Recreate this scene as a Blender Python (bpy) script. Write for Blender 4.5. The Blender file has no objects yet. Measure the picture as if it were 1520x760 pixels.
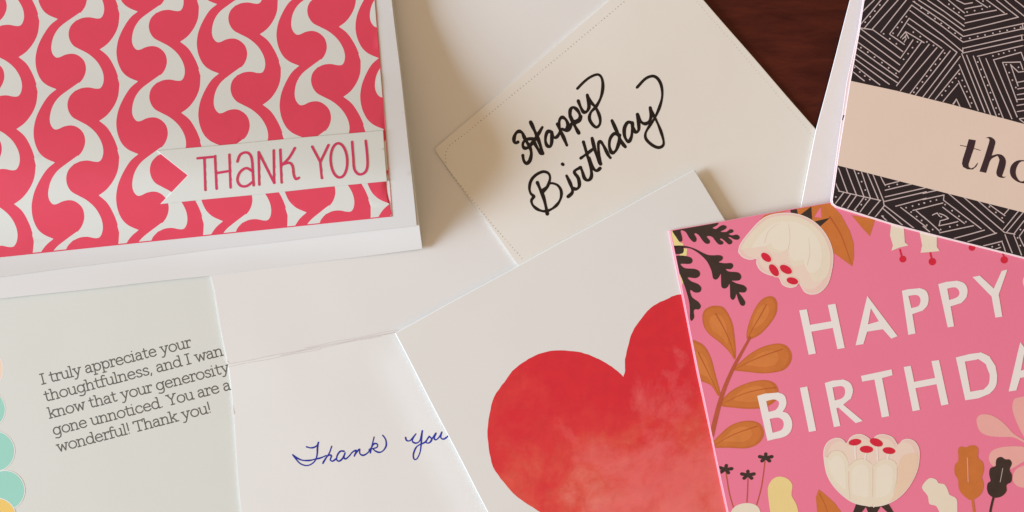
import bpy, math, random
import numpy as np
from mathutils import Vector
from mathutils.geometry import delaunay_2d_cdt

# ------------------------------------------------------------ camera / light
S = bpy.context.scene
COL = S.collection
H = 500.0            # camera height above the table, millimetres
MMPX = 0.25          # one photo pixel is a quarter of a millimetre on the table
cam_d = bpy.data.cameras.new("camera")
cam_d.sensor_width = 36.0
cam_d.lens = 36.0 * H / (1520 * MMPX)
cam_d.clip_start = 0.01
cam_d.clip_end = 50
cam = bpy.data.objects.new("camera", cam_d)
cam.location = (0, 0, H / 1000)
COL.objects.link(cam)
S.camera = cam

W = bpy.data.worlds.new("World")
S.world = W
W.use_nodes = True
bg = W.node_tree.nodes["Background"]
bg.inputs[0].default_value = (1.0, 0.69, 0.455, 1)
bg.inputs[1].default_value = 0.50

def area(name, loc, target, sx, sy, power, color):
    d = bpy.data.lights.new(name, 'AREA')
    d.shape = 'RECTANGLE'; d.size = sx; d.size_y = sy
    d.energy = power; d.color = color
    o = bpy.data.objects.new(name, d)
    o.location = loc
    o.rotation_euler = (Vector(target) - Vector(loc)).to_track_quat('-Z', 'Y').to_euler()
    COL.objects.link(o)
    return o
EL = math.radians(14)
AZ = math.radians(190)       # where the window stands, seen from the table's middle
DIST = 3.0
area("window_light", (DIST*math.cos(EL)*math.cos(AZ), DIST*math.cos(EL)*math.sin(AZ), DIST*math.sin(EL)),
     (0, 0, 0), 1.4, 0.95, 170, (0.80, 0.93, 1.13))

S.view_settings.view_transform = 'Standard'
S.view_settings.look = 'None'
S.view_settings.exposure = 0.08
S.view_settings.gamma = 1.0
S.render.engine = 'CYCLES'
S.cycles.max_bounces = 6

random.seed(7)

# ------------------------------------------------------------ helpers
def P(px, py, z):
    """photo pixel and height in mm -> metres"""
    k = MMPX * (H - z) / H / 1000
    return ((px - 760) * k, (380 - py) * k, z / 1000)

def Z(ox, oy, s, pts):
    return [(ox + x / s, oy + y / s) for x, y in pts]

def spline(pts, n=4, closed=False):
    out = []; m = len(pts)
    rng = range(m if closed else m - 1)
    for i in rng:
        if closed:
            p0, p1, p2, p3 = pts[(i-1) % m], pts[i], pts[(i+1) % m], pts[(i+2) % m]
        else:
            p0, p1, p2, p3 = pts[max(i-1, 0)], pts[i], pts[i+1], pts[min(i+2, m-1)]
        for j in range(n):
            t = j / n; t2 = t*t; t3 = t2*t
            out.append(tuple(0.5*((2*p1[k]) + (-p0[k]+p2[k])*t + (2*p0[k]-5*p1[k]+4*p2[k]-p3[k])*t2
                                  + (-p0[k]+3*p1[k]-3*p2[k]+p3[k])*t3) for k in range(2)))
    if not closed: out.append(tuple(pts[-1]))
    return out

def ellipse(cx, cy, rx, ry, ang=0, n=20):
    a = math.radians(ang); r = []
    for i in range(n):
        t = 2*math.pi*i/n
        x, y = rx*math.cos(t), ry*math.sin(t)
        r.append((cx + x*math.cos(a) - y*math.sin(a), cy + x*math.sin(a) + y*math.cos(a)))
    return r

PRESS = set()
def stroke(pts, w, smooth=3, w2=None, caps=True):
    """list of capsule polygons that cover a pen stroke of width w (px)"""
    if smooth > 1 and len(pts) > 2: pts = spline(pts, smooth)
    q = []
    for (ax, ay), (bx, by) in zip(pts, pts[1:]):
        k = max(1, int(math.hypot(bx-ax, by-ay)/10))
        q += [(ax+(bx-ax)*j/k, ay+(by-ay)*j/k) for j in range(k)]
    pts = q + [tuple(pts[-1])]
    polys = []; n = len(pts)
    for i in range(n-1):
        (x0, y0), (x1, y1) = pts[i], pts[i+1]
        d = math.hypot(x1-x0, y1-y0)
        if d < 1e-6: continue
        if w2 is None and w in PRESS: r0 = w/2*(1+.16*math.sin(i*.55+x0*.2)); r1 = w/2*(1+.16*math.sin((i+1)*.55+x0*.2))
        elif w2 is None: r0 = r1 = w/2
        else:
            r0 = (w + (w2-w)*i/(n-1))/2; r1 = (w + (w2-w)*(i+1)/(n-1))/2
        a = math.atan2(y1-y0, x1-x0); poly = []
        if caps:
            for k in range(5):
                t = a + math.pi/2 + math.pi*k/4
                poly.append((x0 + r0*math.cos(t), y0 + r0*math.sin(t)))
            for k in range(5):
                t = a - math.pi/2 + math.pi*k/4
                poly.append((x1 + r1*math.cos(t), y1 + r1*math.sin(t)))
        else:
            for x, y, r, s in ((x0, y0, r0, 1), (x0, y0, r0, -1), (x1, y1, r1, -1), (x1, y1, r1, 1)):
                poly.append((x + s*r*math.cos(a+math.pi/2), y + s*r*math.sin(a+math.pi/2)))
        polys.append(poly)
    return polys

def ccw(p):
    a = sum(p[i][0]*p[(i+1) % len(p)][1] - p[(i+1) % len(p)][0]*p[i][1] for i in range(len(p)))
    return list(p) if a > 0 else list(reversed(p))

def fill(adds, subs=(), clip=None, grid=14.0):
    """2D boolean: union(adds) - union(subs), cut by clip -> verts, triangles"""
    verts = []; faces = []
    for p in list(adds) + list(subs) + ([clip] if clip else []):
        p = ccw(p); b = len(verts)
        verts += [Vector((x, y)) for x, y in p]
        faces.append(list(range(b, b+len(p))))
    na, ns = len(adds), len(subs)
    xs = [v.x for v in verts[:sum(len(f) for f in faces[:na])]]
    ys = [v.y for v in verts[:sum(len(f) for f in faces[:na])]]
    if grid and max(xs)-min(xs) + max(ys)-min(ys) > 2*grid:
        gx = np.arange(min(xs)+grid*.53, max(xs), grid); gy = np.arange(min(ys)+grid*.47, max(ys), grid)
        for x in gx:
            for y in gy: verts.append(Vector((float(x)+.013*y, float(y))))
    r = delaunay_2d_cdt(verts, [], faces, 0, 1e-4, True)
    vo, fo, of = r[0], r[2], r[5]
    keep = []
    for f, o in zip(fo, of):
        if not o: continue
        A = any(i < na for i in o); B = any(na <= i < na+ns for i in o)
        Cc = (not clip) or ((na+ns) in o)
        if A and not B and Cc:
            x = [vo[i] for i in f]
            ar = sum(x[i].x*x[(i+1) % len(x)].y - x[(i+1) % len(x)].x*x[i].y for i in range(len(x)))
            keep.append(list(f) if ar > 0 else list(reversed(f)))
    used = sorted({i for f in keep for i in f}); m = {i: k for k, i in enumerate(used)}
    return [(vo[i].x, vo[i].y) for i in used], [[m[i] for i in f] for f in keep]

def new_obj(name, verts, faces, mats, parent=None, fm=None, smooth=None, root=None):
    org = Vector((0, 0, 0))
    r = root
    if parent is not None:
        r = parent
        while r.parent: r = r.parent
    if r is not None: org = r.location
    me = bpy.data.meshes.new(name)
    me.from_pydata([(v[0]-org.x, v[1]-org.y, v[2]-org.z) for v in verts], [], faces)
    for m in (mats if isinstance(mats, (list, tuple)) else [mats]): me.materials.append(m)
    if fm:
        me.polygons.foreach_set('material_index', fm)
    if smooth is not None:
        me.polygons.foreach_set('use_smooth', smooth)
    me.update()
    o = bpy.data.objects.new(name, me)
    COL.objects.link(o)
    if parent: o.parent = parent
    return o

def inset(poly, d):
    p = ccw(poly); n = len(p); out = []
    for i in range(n):
        a, b, c = Vector(p[i-1]), Vector(p[i]), Vector(p[(i+1) % n])
        e1 = (b-a).normalized(); e2 = (c-b).normalized()
        n1 = Vector((-e1.y, e1.x)); n2 = Vector((-e2.y, e2.x))
        k = n1 + n2
        k = k / max(k.dot(n1), 0.3)
        q = b + k*d
        out.append((q.x, q.y))
    return out

def densify(poly, step=14):
    out = []
    for i in range(len(poly)):
        a, b = poly[i], poly[(i+1) % len(poly)]
        n = max(1, int(math.hypot(b[0]-a[0], b[1]-a[1]) / step))
        out += [(a[0]+(b[0]-a[0])*j/n, a[1]+(b[1]-a[1])*j/n) for j in range(n)]
    return out

def plate(name, poly, zf, t, mat, parent, edge=0.8, drop=0.12, grid=14, edge_mat=None):
    """a sheet of card: top surface, softly rounded rim, sides and underside"""
    outer = densify(ccw(poly), grid)
    ph = random.uniform(0, 6)
    outer = [(x+.28*math.sin(x*.021+y*.033+ph), y+.28*math.sin(x*.029-y*.017+ph*2)) for x, y in outer]
    inner = inset(outer, edge)
    v2, f2 = fill([inner], grid=grid)
    V = [P(x, y, zf(x, y)) for x, y in v2]
    F = [list(reversed(f)) for f in f2]; sm = [True]*len(F); fm = [0]*len(F)
    n = len(outer)
    b = len(V)
    V += [P(x, y, zf(x, y)) for x, y in inner]
    V += [P(x, y, zf(x, y)-drop) for x, y in outer]
    for i in range(n):
        j = (i+1) % n
        F.append([b+i, b+n+i, b+n+j, b+j][::-1]); sm.append(False); fm.append(1)
    c = len(V)
    for x, y in outer:
        q = P(x, y, zf(x, y)-drop); V.append(q)
    for x, y in outer:
        q = P(x, y, zf(x, y)-drop); V.append((q[0], q[1], (zf(x, y)-t)/1000))
    for i in range(n):
        j = (i+1) % n
        F.append([c+i, c+n+i, c+n+j, c+j][::-1]); sm.append(False); fm.append(1)
    v3, f3 = fill([outer], grid=grid*2)
    d = len(V)
    V += [(P(x, y, zf(x, y))[0], P(x, y, zf(x, y))[1], (zf(x, y)-t)/1000) for x, y in v3]
    F += [[d+i for i in f] for f in f3]; sm += [False]*len(f3); fm += [1]*len(f3)
    return new_obj(name, V, F, [mat, edge_mat or mat], parent, fm, sm)

def decal(name, adds, zf, mat, parent, subs=(), clip=None, lift=0.02, grid=14, root=None):
    v, f = fill(adds, subs, clip, grid)
    if not f: return None
    return new_obj(name, [P(x, y, zf(x, y)+lift) for x, y in v], [list(reversed(q)) for q in f], mat,
                   parent, None, [True]*len(f), root)

def decals(name, layers, zf, parent, clip=None, lift=0.02, grid=14):
    """several flat printed colours as one mesh; layers = (adds, subs, material)"""
    V = []; F = []; fm = []; mats = []
    for k, (adds, subs, m) in enumerate(layers):
        v, f = fill(adds, subs, clip, grid)
        if m not in mats: mats.append(m)
        b = len(V)
        V += [P(x, y, zf(x, y) + lift + 0.006*k) for x, y in v]
        F += [[b+i for i in reversed(q)] for q in f]; fm += [mats.index(m)]*len(f)
    return new_obj(name, V, F, mats, parent, fm, [True]*len(F))

def thing(name, label, cat, px, py, z=0, group=None):
    o = bpy.data.objects.new(name, None)
    o.empty_display_size = 0.02
    o.location = P(px, py, z)
    o['label'] = label; o['category'] = cat
    if group: o['group'] = group
    COL.objects.link(o)
    return o

# ------------------------------------------------------------ materials
def lin(c):
    c /= 255
    return c/12.92 if c <= .04045 else ((c+.055)/1.055)**2.4
ILL = (0.86, 0.80, 0.78)
def alb(rgb):
    return tuple(min(0.92, lin(c)/i) for c, i in zip(rgb, ILL)) + (1,)

def mat(name, rgb, rough=0.6, mottle=0.05, mscale=60, bump=0.12, bscale=1400, spec=0.3, coat=0, wave=0.0):
    bump *= 2.2
    m = bpy.data.materials.new(name); m.use_nodes = True
    nt = m.node_tree; nd = nt.nodes; b = nd["Principled BSDF"]
    c = alb(rgb)
    tc = nd.new('ShaderNodeTexCoord')
    b.inputs['Roughness'].default_value = rough
    b.inputs['Specular IOR Level'].default_value = spec
    b.inputs['Coat Weight'].default_value = coat
    b.inputs['Coat Roughness'].default_value = 0.25
    n1 = nd.new('ShaderNodeTexNoise'); n1.inputs['Scale'].default_value = mscale
    n1.inputs['Detail'].default_value = 5
    nt.links.new(tc.outputs['Object'], n1.inputs['Vector'])
    mx = nd.new('ShaderNodeMixRGB'); mx.blend_type = 'MIX'
    mx.inputs[1].default_value = tuple(x*(1-mottle) for x in c[:3]) + (1,)
    mx.inputs[2].default_value = tuple(min(.9, x*(1+mottle)) for x in c[:3]) + (1,)
    nt.links.new(n1.outputs['Fac'], mx.inputs[0])
    nt.links.new(mx.outputs[0], b.inputs['Base Color'])
    if bump:
        n2 = nd.new('ShaderNodeTexNoise'); n2.inputs['Scale'].default_value = bscale
        n2.inputs['Detail'].default_value = 3
        nt.links.new(tc.outputs['Object'], n2.inputs['Vector'])
        bp = nd.new('ShaderNodeBump'); bp.inputs['Strength'].default_value = bump
        bp.inputs['Distance'].default_value = 0.00004
        nt.links.new(n2.outputs['Fac'], bp.inputs['Height'])
        last = bp
        if wave:
            n3 = nd.new('ShaderNodeTexNoise'); n3.inputs['Scale'].default_value = 16
            n3.inputs['Detail'].default_value = 1
            nt.links.new(tc.outputs['Object'], n3.inputs['Vector'])
            b2 = nd.new('ShaderNodeBump'); b2.inputs['Strength'].default_value = 1.0
            b2.inputs['Distance'].default_value = wave/1000
            nt.links.new(n3.outputs['Fac'], b2.inputs['Height'])
            nt.links.new(bp.outputs[0], b2.inputs['Normal']); last = b2
        nt.links.new(last.outputs[0], b.inputs['Normal'])
    return m

M = {}
M['white'] = mat('white_card', (217, 214, 209), mottle=.025, mscale=20, wave=.45)
M['white2'] = mat('warm_white_card', (215, 211, 206), mottle=.025, mscale=20, wave=.5)
M['backwhite'] = mat('bright_white_card', (210, 208, 204), mottle=.02, mscale=20, wave=.3)
M['grey'] = mat('pale_grey_card', (205, 205, 196), mottle=.015, wave=.25)
M['cream'] = mat('cream_card', (219, 213, 203), mottle=.025, wave=.3)
M['heartpaper'] = mat('heart_card_stock', (214, 211, 205), mottle=.03, mscale=25, wave=.2)
M['envelope'] = mat('white_envelope', (226, 219, 216), mottle=.02, wave=.2)
M['borderwhite'] = mat('white_border_card', (202, 199, 195), mottle=.02, wave=.15)
M['motif'] = mat('printed_white', (199, 198, 189), mottle=.02)
M['pinkred'] = mat('pink_red_print', (205, 62, 82), mottle=.05, mscale=120, rough=.5)
M['pinkred_line'] = mat('pink_red_ink', (190, 52, 84), mottle=.05, mscale=200, rough=.5)
M['marker'] = mat('black_marker_ink', (27, 19, 17), mottle=.2, rough=.45)
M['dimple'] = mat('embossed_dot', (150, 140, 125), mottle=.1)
M['blue'] = mat('blue_pen_ink', (34, 48, 145), mottle=.25, mscale=900, rough=.4)
M['textink'] = mat('dark_grey_print', (92, 90, 84), mottle=.12, mscale=900)
M['teal'] = mat('teal_print', (147, 200, 182), mottle=.04)
M['yellow'] = mat('yellow_print', (232, 190, 100), mottle=.04)
M['peach'] = mat('peach_print', (236, 200, 176), mottle=.04)
M['halo'] = mat('white_print_rim', (222, 226, 218), mottle=.01)
M['pink'] = mat('pink_print', (254, 120, 147), mottle=.04, mscale=45, rough=.42, coat=.15)
M['pinkedge'] = mat('pink_card_edge', (226, 165, 176), mottle=.02)
M['letter'] = mat('cream_pink_letter', (236, 223, 215), mottle=.03, mscale=300, rough=.45)
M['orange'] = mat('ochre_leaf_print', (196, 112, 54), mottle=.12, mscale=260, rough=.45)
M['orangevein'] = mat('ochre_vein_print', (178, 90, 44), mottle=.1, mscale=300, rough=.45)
M['rust'] = mat('rust_stem_print', (178, 86, 58), mottle=.1, mscale=300, rough=.45)
M['darkleaf'] = mat('dark_leaf_print', (58, 45, 40), mottle=.25, mscale=400, rough=.45)
M['petal'] = mat('cream_petal_print', (226, 211, 190), mottle=.05, mscale=120, rough=.45)
M['petalpink'] = mat('blush_petal_print', (233, 194, 182), mottle=.06, mscale=120, rough=.45)
M['petalshade'] = mat('warm_petal_print', (228, 196, 170), mottle=.05, mscale=120, rough=.45)
M['palepink'] = mat('pale_pink_print', (231, 166, 158), mottle=.06, mscale=120, rough=.45)
M['stamen'] = mat('red_stamen_print', (205, 36, 60), mottle=.12, mscale=500, rough=.4)
M['butter'] = mat('butter_yellow_print', (232, 202, 138), mottle=.05, mscale=150, rough=.45)
M['corneryellow'] = mat('pale_yellow_print', (226, 208, 140), mottle=.05, mscale=150, rough=.45)
M['black'] = mat('black_brown_print', (38, 29, 33), mottle=.15, mscale=300, rough=.5)
M['lines'] = mat('pale_mauve_line_print', (194, 176, 173), mottle=.1, mscale=700, rough=.5)
M['band'] = mat('tan_band_print', (220, 198, 182), mottle=.03, mscale=60, rough=.5)
M['thaink'] = mat('dark_plum_print', (56, 38, 44), mottle=.15, mscale=400, rough=.5)

def heart_material():
    m = bpy.data.materials.new('red_watercolour'); m.use_nodes = True
    nt = m.node_tree; nd = nt.nodes; L = nt.links; b = nd["Principled BSDF"]
    b.inputs['Roughness'].default_value = .5; b.inputs['Specular IOR Level'].default_value = .3
    tc = nd.new('ShaderNodeTexCoord')
    sep = nd.new('ShaderNodeSeparateXYZ'); L.new(tc.outputs['Object'], sep.inputs[0])
    def noise(sc, det, rough=.6, dist=0.0, off=0.0):
        mp = nd.new('ShaderNodeMapping'); mp.inputs['Location'].default_value = (off, off, 0)
        L.new(tc.outputs['Object'], mp.inputs[0])
        n = nd.new('ShaderNodeTexNoise'); n.inputs['Scale'].default_value = sc
        n.inputs['Detail'].default_value = det; n.inputs['Roughness'].default_value = rough
        n.inputs['Distortion'].default_value = dist
        L.new(mp.outputs[0], n.inputs['Vector']); return n.outputs['Fac']
    def math_(op, a, bb):
        n = nd.new('ShaderNodeMath'); n.operation = op
        for i, v in enumerate((a, bb)):
            if hasattr(v, 'is_linked') or hasattr(v, 'links'): L.new(v, n.inputs[i])
            else: n.inputs[i].default_value = v
        return n.outputs[0]
    # pigment thins towards the tip of the heart
    g = math_('MULTIPLY', sep.outputs['Y'], -15.0)
    g = math_('ADD', g, 0.14)
    wash = math_('ADD', math_('MULTIPLY', math_('SUBTRACT', noise(34, 6, .62, .4), .5), 1.7), math_('MULTIPLY', math_('SUBTRACT', noise(95, 5, .7, .3, 1.7), .5), .9))
    g2 = math_('ADD', g, wash)
    r = nd.new('ShaderNodeValToRGB'); L.new(g2, r.inputs[0])
    e = r.color_ramp.elements
    e[0].position = 0.0; e[0].color = alb((207, 42, 52))
    e[1].position = 1.0; e[1].color = alb((222, 118, 104))
    k = e.new(.35); k.color = alb((211, 56, 56))
    k = e.new(.62); k.color = alb((213, 78, 66))
    mx = nd.new('ShaderNodeMixRGB'); mx.blend_type = 'MIX'
    L.new(r.outputs[0], mx.inputs[1]); mx.inputs[2].default_value = alb((226, 106, 104))
    p = math_('MULTIPLY', math_('SUBTRACT', noise(30, 7, .66, .3, 3.1), .5), 4.2)
    side = math_('MULTIPLY', math_('SUBTRACT', sep.outputs['X'], sep.outputs['Y']), 15.0)
    cl = nd.new('ShaderNodeClamp'); L.new(math_('ADD', p, math_('SUBTRACT', side, .5)), cl.inputs[0])
    cl.inputs['Max'].default_value = .7
    L.new(cl.outputs[0], mx.inputs[0])
    fine = nd.new('ShaderNodeMixRGB'); fine.blend_type = 'MULTIPLY'; fine.inputs[0].default_value = .25
    L.new(mx.outputs[0], fine.inputs[1])
    cr = nd.new('ShaderNodeValToRGB'); L.new(noise(240, 4, .7), cr.inputs[0])
    cr.color_ramp.elements[0].position = .3; cr.color_ramp.elements[0].color = (.7, .7, .7, 1)
    cr.color_ramp.elements[1].position = .6
    L.new(cr.outputs[0], fine.inputs[2])
    L.new(fine.outputs[0], b.inputs['Base Color'])
    return m
M['heart'] = heart_material()

def wood_material():
    m = bpy.data.materials.new('dark_mahogany_wood'); m.use_nodes = True
    nt = m.node_tree; nd = nt.nodes; L = nt.links; b = nd["Principled BSDF"]
    b.inputs['Roughness'].default_value = .42; b.inputs['Specular IOR Level'].default_value = .22
    tc = nd.new('ShaderNodeTexCoord')
    mp = nd.new('ShaderNodeMapping'); mp.inputs['Rotation'].default_value = (0, 0, math.radians(38))
    mp.inputs['Scale'].default_value = (45, 210, 40)
    L.new(tc.outputs['Object'], mp.inputs[0])
    n = nd.new('ShaderNodeTexNoise'); n.inputs['Scale'].default_value = 1; n.inputs['Detail'].default_value = 8
    n.inputs['Roughness'].default_value = .72; n.inputs['Distortion'].default_value = .35
    L.new(mp.outputs[0], n.inputs['Vector'])
    r = nd.new('ShaderNodeValToRGB'); L.new(n.outputs['Fac'], r.inputs[0])
    e = r.color_ramp.elements
    e[0].position = .32; e[0].color = (.048, .0055, .004, 1)
    e[1].position = .68; e[1].color = (.11, .020, .009, 1)
    n2 = nd.new('ShaderNodeTexNoise'); n2.inputs['Scale'].default_value = 22; n2.inputs['Detail'].default_value = 4
    L.new(tc.outputs['Object'], n2.inputs['Vector'])
    r2 = nd.new('ShaderNodeValToRGB'); L.new(n2.outputs['Fac'], r2.inputs[0])
    r2.color_ramp.elements[0].position = .35; r2.color_ramp.elements[0].color = (.62, .5, .5, 1)
    r2.color_ramp.elements[1].position = .65
    mx = nd.new('ShaderNodeMixRGB'); mx.blend_type = 'MULTIPLY'; mx.inputs[0].default_value = 1
    L.new(r.outputs[0], mx.inputs[1]); L.new(r2.outputs[0], mx.inputs[2])
    L.new(mx.outputs[0], b.inputs['Base Color'])
    n3 = nd.new('ShaderNodeTexNoise'); n3.inputs['Scale'].default_value = 900
    L.new(tc.outputs['Object'], n3.inputs['Vector'])
    bp = nd.new('ShaderNodeBump'); bp.inputs['Strength'].default_value = .25; bp.inputs['Distance'].default_value = .00005
    L.new(n3.outputs['Fac'], bp.inputs['Height']); L.new(bp.outputs[0], b.inputs['Normal'])
    return m
M['wood'] = wood_material()

# ------------------------------------------------------------ table
def box(name, x0, x1, y0, y1, z0, z1, m):
    v = [(x, y, z) for z in (z0, z1) for y in (y0, y1) for x in (x0, x1)]
    f = [(0, 2, 3, 1), (4, 5, 7, 6), (0, 1, 5, 4), (2, 6, 7, 3), (0, 4, 6, 2), (1, 3, 7, 5)]
    return new_obj(name, v, f, m)
t = box('table_top', -.8, .8, -.5, .5, -.03, 0, M['wood']); t['kind'] = 'structure'

def sstep(a, b, x):
    t = min(1, max(0, (x-a)/(b-a)))
    return t*t*(3-2*t)

# ------------------------------------------------------------ printed note (bottom left)
note = thing('printed_note', 'pale grey note with a printed paragraph and teal and yellow dots on its left side', 'note card', 120, 620)
zn = lambda x, y: 0.40
notepoly = [(-190, 455), (352, 396), (392, 905), (-190, 905)]
sheet = plate('sheet', notepoly, zn, .35, M['grey'], note)

G = {
 'I': (.62, [[(.25, 0), (.25, 1.42)], [(0.02, 0), (.5, 0)], [(.02, 1.42), (.5, 1.42)]]),
 't': (.70, [[(.25, 1.35), (.25, .22), (.32, .04), (.46, 0), (.6, .1)], [(.02, 1), (.56, 1)]]),
 'r': (.70, [[(0, 1), (.2, 1), (.2, 0)], [(0, 0), (.44, 0)], [(.2, .68), (.34, .93), (.5, 1.0), (.64, .98), (.64, .82)]]),
 'u': (1.04, [[(0, 1), (.15, 1), (.15, .32), (.26, .05), (.45, 0), (.66, .07), (.8, .3)], [(.64, 1), (.8, 1), (.8, 0), (.97, 0)]]),
 'l': (.46, [[(0, 1.5), (.18, 1.5), (.18, 0)], [(0, 0), (.38, 0)]]),
 'y': (1.0, [[(0, 1), (.3, 1)], [(.13, 1), (.49, .05)], [(.66, 1), (.97, 1)], [(.83, 1), (.49, .05), (.36, -.3), (.22, -.45), (.02, -.42)]]),
 'a': (.92, [[(.1, .82), (.22, .98), (.45, 1.02), (.62, .92), (.66, .7), (.66, 0), (.84, 0)], [(.66, .6), (.35, .6), (.1, .47), (.06, .22), (.2, .01), (.42, .02), (.66, .22)]]),
 'p': (1.06, [[(0, 1), (.18, 1), (.18, -.48)], [(0, -.48), (.4, -.48)], ('e', .56, .5, .38, .5)]),
 'e': (1.0, [[(.1, .54), (.86, .54), (.82, .78), (.62, 1), (.38, 1), (.12, .78), (.07, .42), (.2, .1), (.45, -.01), (.7, .03), (.86, .18)]]),
 'c': (.94, [[(.82, .72), (.7, .95), (.45, 1.01), (.2, .9), (.06, .6), (.08, .35), (.24, .07), (.5, -.01), (.72, .05), (.86, .2)]]),
 'i': (.5, [[(.2, 1.40), (.21, 1.42)], [(0, 1), (.2, 1), (.2, 0)], [(0, 0), (.4, 0)]]),
 'o': (1.03, [('e', .5, .5, .44, .51)]),
 'h': (1.05, [[(0, 1.5), (.18, 1.5), (.18, 0)], [(0, 0), (.36, 0)], [(.18, .7), (.34, .94), (.6, 1), (.77, .85), (.79, .6), (.79, 0)], [(.62, 0), (.97, 0)]]),
 'n': (1.05, [[(0, 1), (.18, 1), (.18, 0)], [(0, 0), (.36, 0)], [(.18, .7), (.34, .94), (.6, 1), (.77, .85), (.79, .6), (.79, 0)], [(.62, 0), (.97, 0)]]),
 'g': (1.05, [('e', .45, .5, .39, .5), [(1.0, 1), (.84, 1), (.84, -.12), (.72, -.42), (.45, -.52), (.15, -.42)]]),
 'f': (.6, [[(.62, 1.4), (.45, 1.52), (.28, 1.44), (.22, 1.2), (.22, 0)], [(0, 0), (.46, 0)], [(0, 1), (.52, 1)]]),
 's': (.8, [[(.65, .8), (.55, .97), (.35, 1.01), (.15, .9), (.12, .7), (.3, .56), (.52, .47), (.68, .28), (.6, .06), (.38, -.01), (.18, .03), (.07, .2)]]),
 ',': (.36, [[(.16, .08), (.06, -.22)]]),
 'd': (1.06, [('e', .45, .5, .39, .5), [(.66, 1.5), (.84, 1.5), (.84, 0), (1.02, 0)]]),
 'w': (1.34, [[(0, 1), (.3, 1)], [(.13, 1), (.4, 0), (.66, .9), (.92, 0), (1.18, 1)], [(1.02, 1), (1.32, 1)]]),
 'k': (1.0, [[(0, 1.5), (.18, 1.5), (.18, 0)], [(0, 0), (.36, 0)], [(.76, 1), (.2, .45)], [(.38, .6), (.79, 0)], [(.62, 0), (.97, 0)], [(.6, 1), (.92, 1)]]),
 '.': (.38, [[(.12, .03), (.14, .05)]]),
 'Y': (1.17, [[(0, 1.42), (.35, 1.42)], [(.16, 1.42), (.58, .7), (.58, 0)], [(.38, 0), (.8, 0)], [(1.0, 1.42), (.58, .7)], [(.83, 1.42), (1.17, 1.42)]]),
 '!': (.4, [[(.15, 1.5), (.15, .42)], [(.15, .03), (.16, .05)]]),
 'T': (1.14, [[(0, 1.18), (0, 1.42), (1.06, 1.42), (1.06, 1.18)], [(.53, 1.42), (.53, 0)], [(.3, 0), (.77, 0)]]),
 'v': (1.0, [[(0, 1), (.3, 1)], [(.13, 1), (.49, 0), (.84, 1)], [(.68, 1), (.98, 1)]]),
 ' ': (.46, []),
}
CURVY = set('turycaehngfsd')
def text_line(vis, extra, p0, p1, xh=10.6, w=1.8):
    adv = sum(G[c][0] for c in vis)
    dx, dy = p1[0]-p0[0], p1[1]-p0[1]
    L_ = math.hypot(dx, dy); ux, uy = dx/L_, dy/L_
    sx = L_/adv; x = 0; polys = []
    for c in vis + extra:
        a, sts = G[c]
        for s in sts:
            if s[0] == 'e':
                pts = ellipse(s[1], s[2], s[3], s[4], n=16); pts.append(pts[0]); sm = 1
            else:
                pts = s; sm = 1 if len(s) < 4 else 2
            q = []
            for gx, gy in pts:
                X = (x+gx)*sx; Y = gy*xh
                q.append((p0[0] + X*ux + Y*uy, p0[1] + X*uy - Y*ux))
            polys += stroke(q, w, smooth=1)
        x += a
    return polys
LINES = [("I truly appreciate your", "", (62, 570.5), (285, 514.5)),
         ("thoughtfulness, and I wan", "", (67.5, 596), (332.5, 526.8)),
         ("know that your generosity", " h", (73.5, 621), (342, 551.5)),
         ("gone unnoticed. You are", " a v", (80, 646), (327, 582)),
         ("wonderful! Thank you!", "", (86, 671), (315, 611.5))]
for vis, ex, a, b_ in LINES:
    decal('text_line', text_line(vis, ex, a, b_), zn, M['textink'], sheet, grid=0)
for cx, cy, r, m in ((-27, 548, 31, 'peach'), (-22, 608, 29, 'teal'), (-8.5, 670, 29.5, 'teal'), (7, 728, 29, 'teal'), (-5, 768, 28, 'yellow')):
    k = [(-27, 548), (-22, 608), (-8.5, 670), (7, 728), (-5, 768)].index((cx, cy))
    decals('printed_dot', [([ellipse(cx, cy, r+1.3, r+1.3, n=48)], [], M['halo']), ([ellipse(cx, cy, r, r, n=48)], [], M[m])],
           zn, sheet, lift=.015+.0125*k)

# ------------------------------------------------------------ open white card with blue handwriting
oc = thing('open_card', 'open blank white card with a centre fold and thank you handwritten in blue pen', 'greeting card', 480, 600)
def fold_d(x, y):      # signed distance (px) below the fold line
    return ((y - (541 - (x-338)*0.1935)) * 0.982)
def z_open(x, y):
    d = fold_d(x, y)
    z = 1.05 - .32*math.exp(-abs(d)/26)            # valley at the fold
    z += .22*sstep(430, 330, x)*math.exp(-abs(d-35)/60)*-1
    if d > 0:                                       # the lower leaf swells against the heart card
        e = (x - (586 + (y-494)*0.522))             # px left of the heart card edge
        z += .55*sstep(-62, 6, e)*sstep(0, 60, d)
    return z
upper = [(318, 430), (328, 490), (337.5, 538.5), (339, 541.6), (590, 493.2), (780, 457), (1010, 413), (905, -60), (170, -60)]
lower = [(339, 541.6), (341.5, 560), (346, 600), (352, 700), (372, 900), (900, 900), (780, 457), (590, 493.2)]
plate('upper_leaf', upper, z_open, .3, M['white2'], oc, edge=.6, drop=.018, grid=12)
lowp = plate('lower_leaf', lower, z_open, .3, M['white'], oc, edge=.6, drop=.018, grid=12)
M['crease_shade'] = mat('painted_crease_shade', (203, 193, 188), mottle=.15, mscale=500)  # shading of the fold groove, painted as thin darker pinkish lines
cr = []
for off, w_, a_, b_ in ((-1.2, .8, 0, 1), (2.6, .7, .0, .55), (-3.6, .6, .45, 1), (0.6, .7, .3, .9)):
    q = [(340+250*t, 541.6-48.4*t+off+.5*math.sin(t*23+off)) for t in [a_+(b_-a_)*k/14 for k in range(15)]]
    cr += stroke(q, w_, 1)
decal('crease_shade', cr, z_open, M['crease_shade'], lowp, grid=0, lift=.05)
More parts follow.
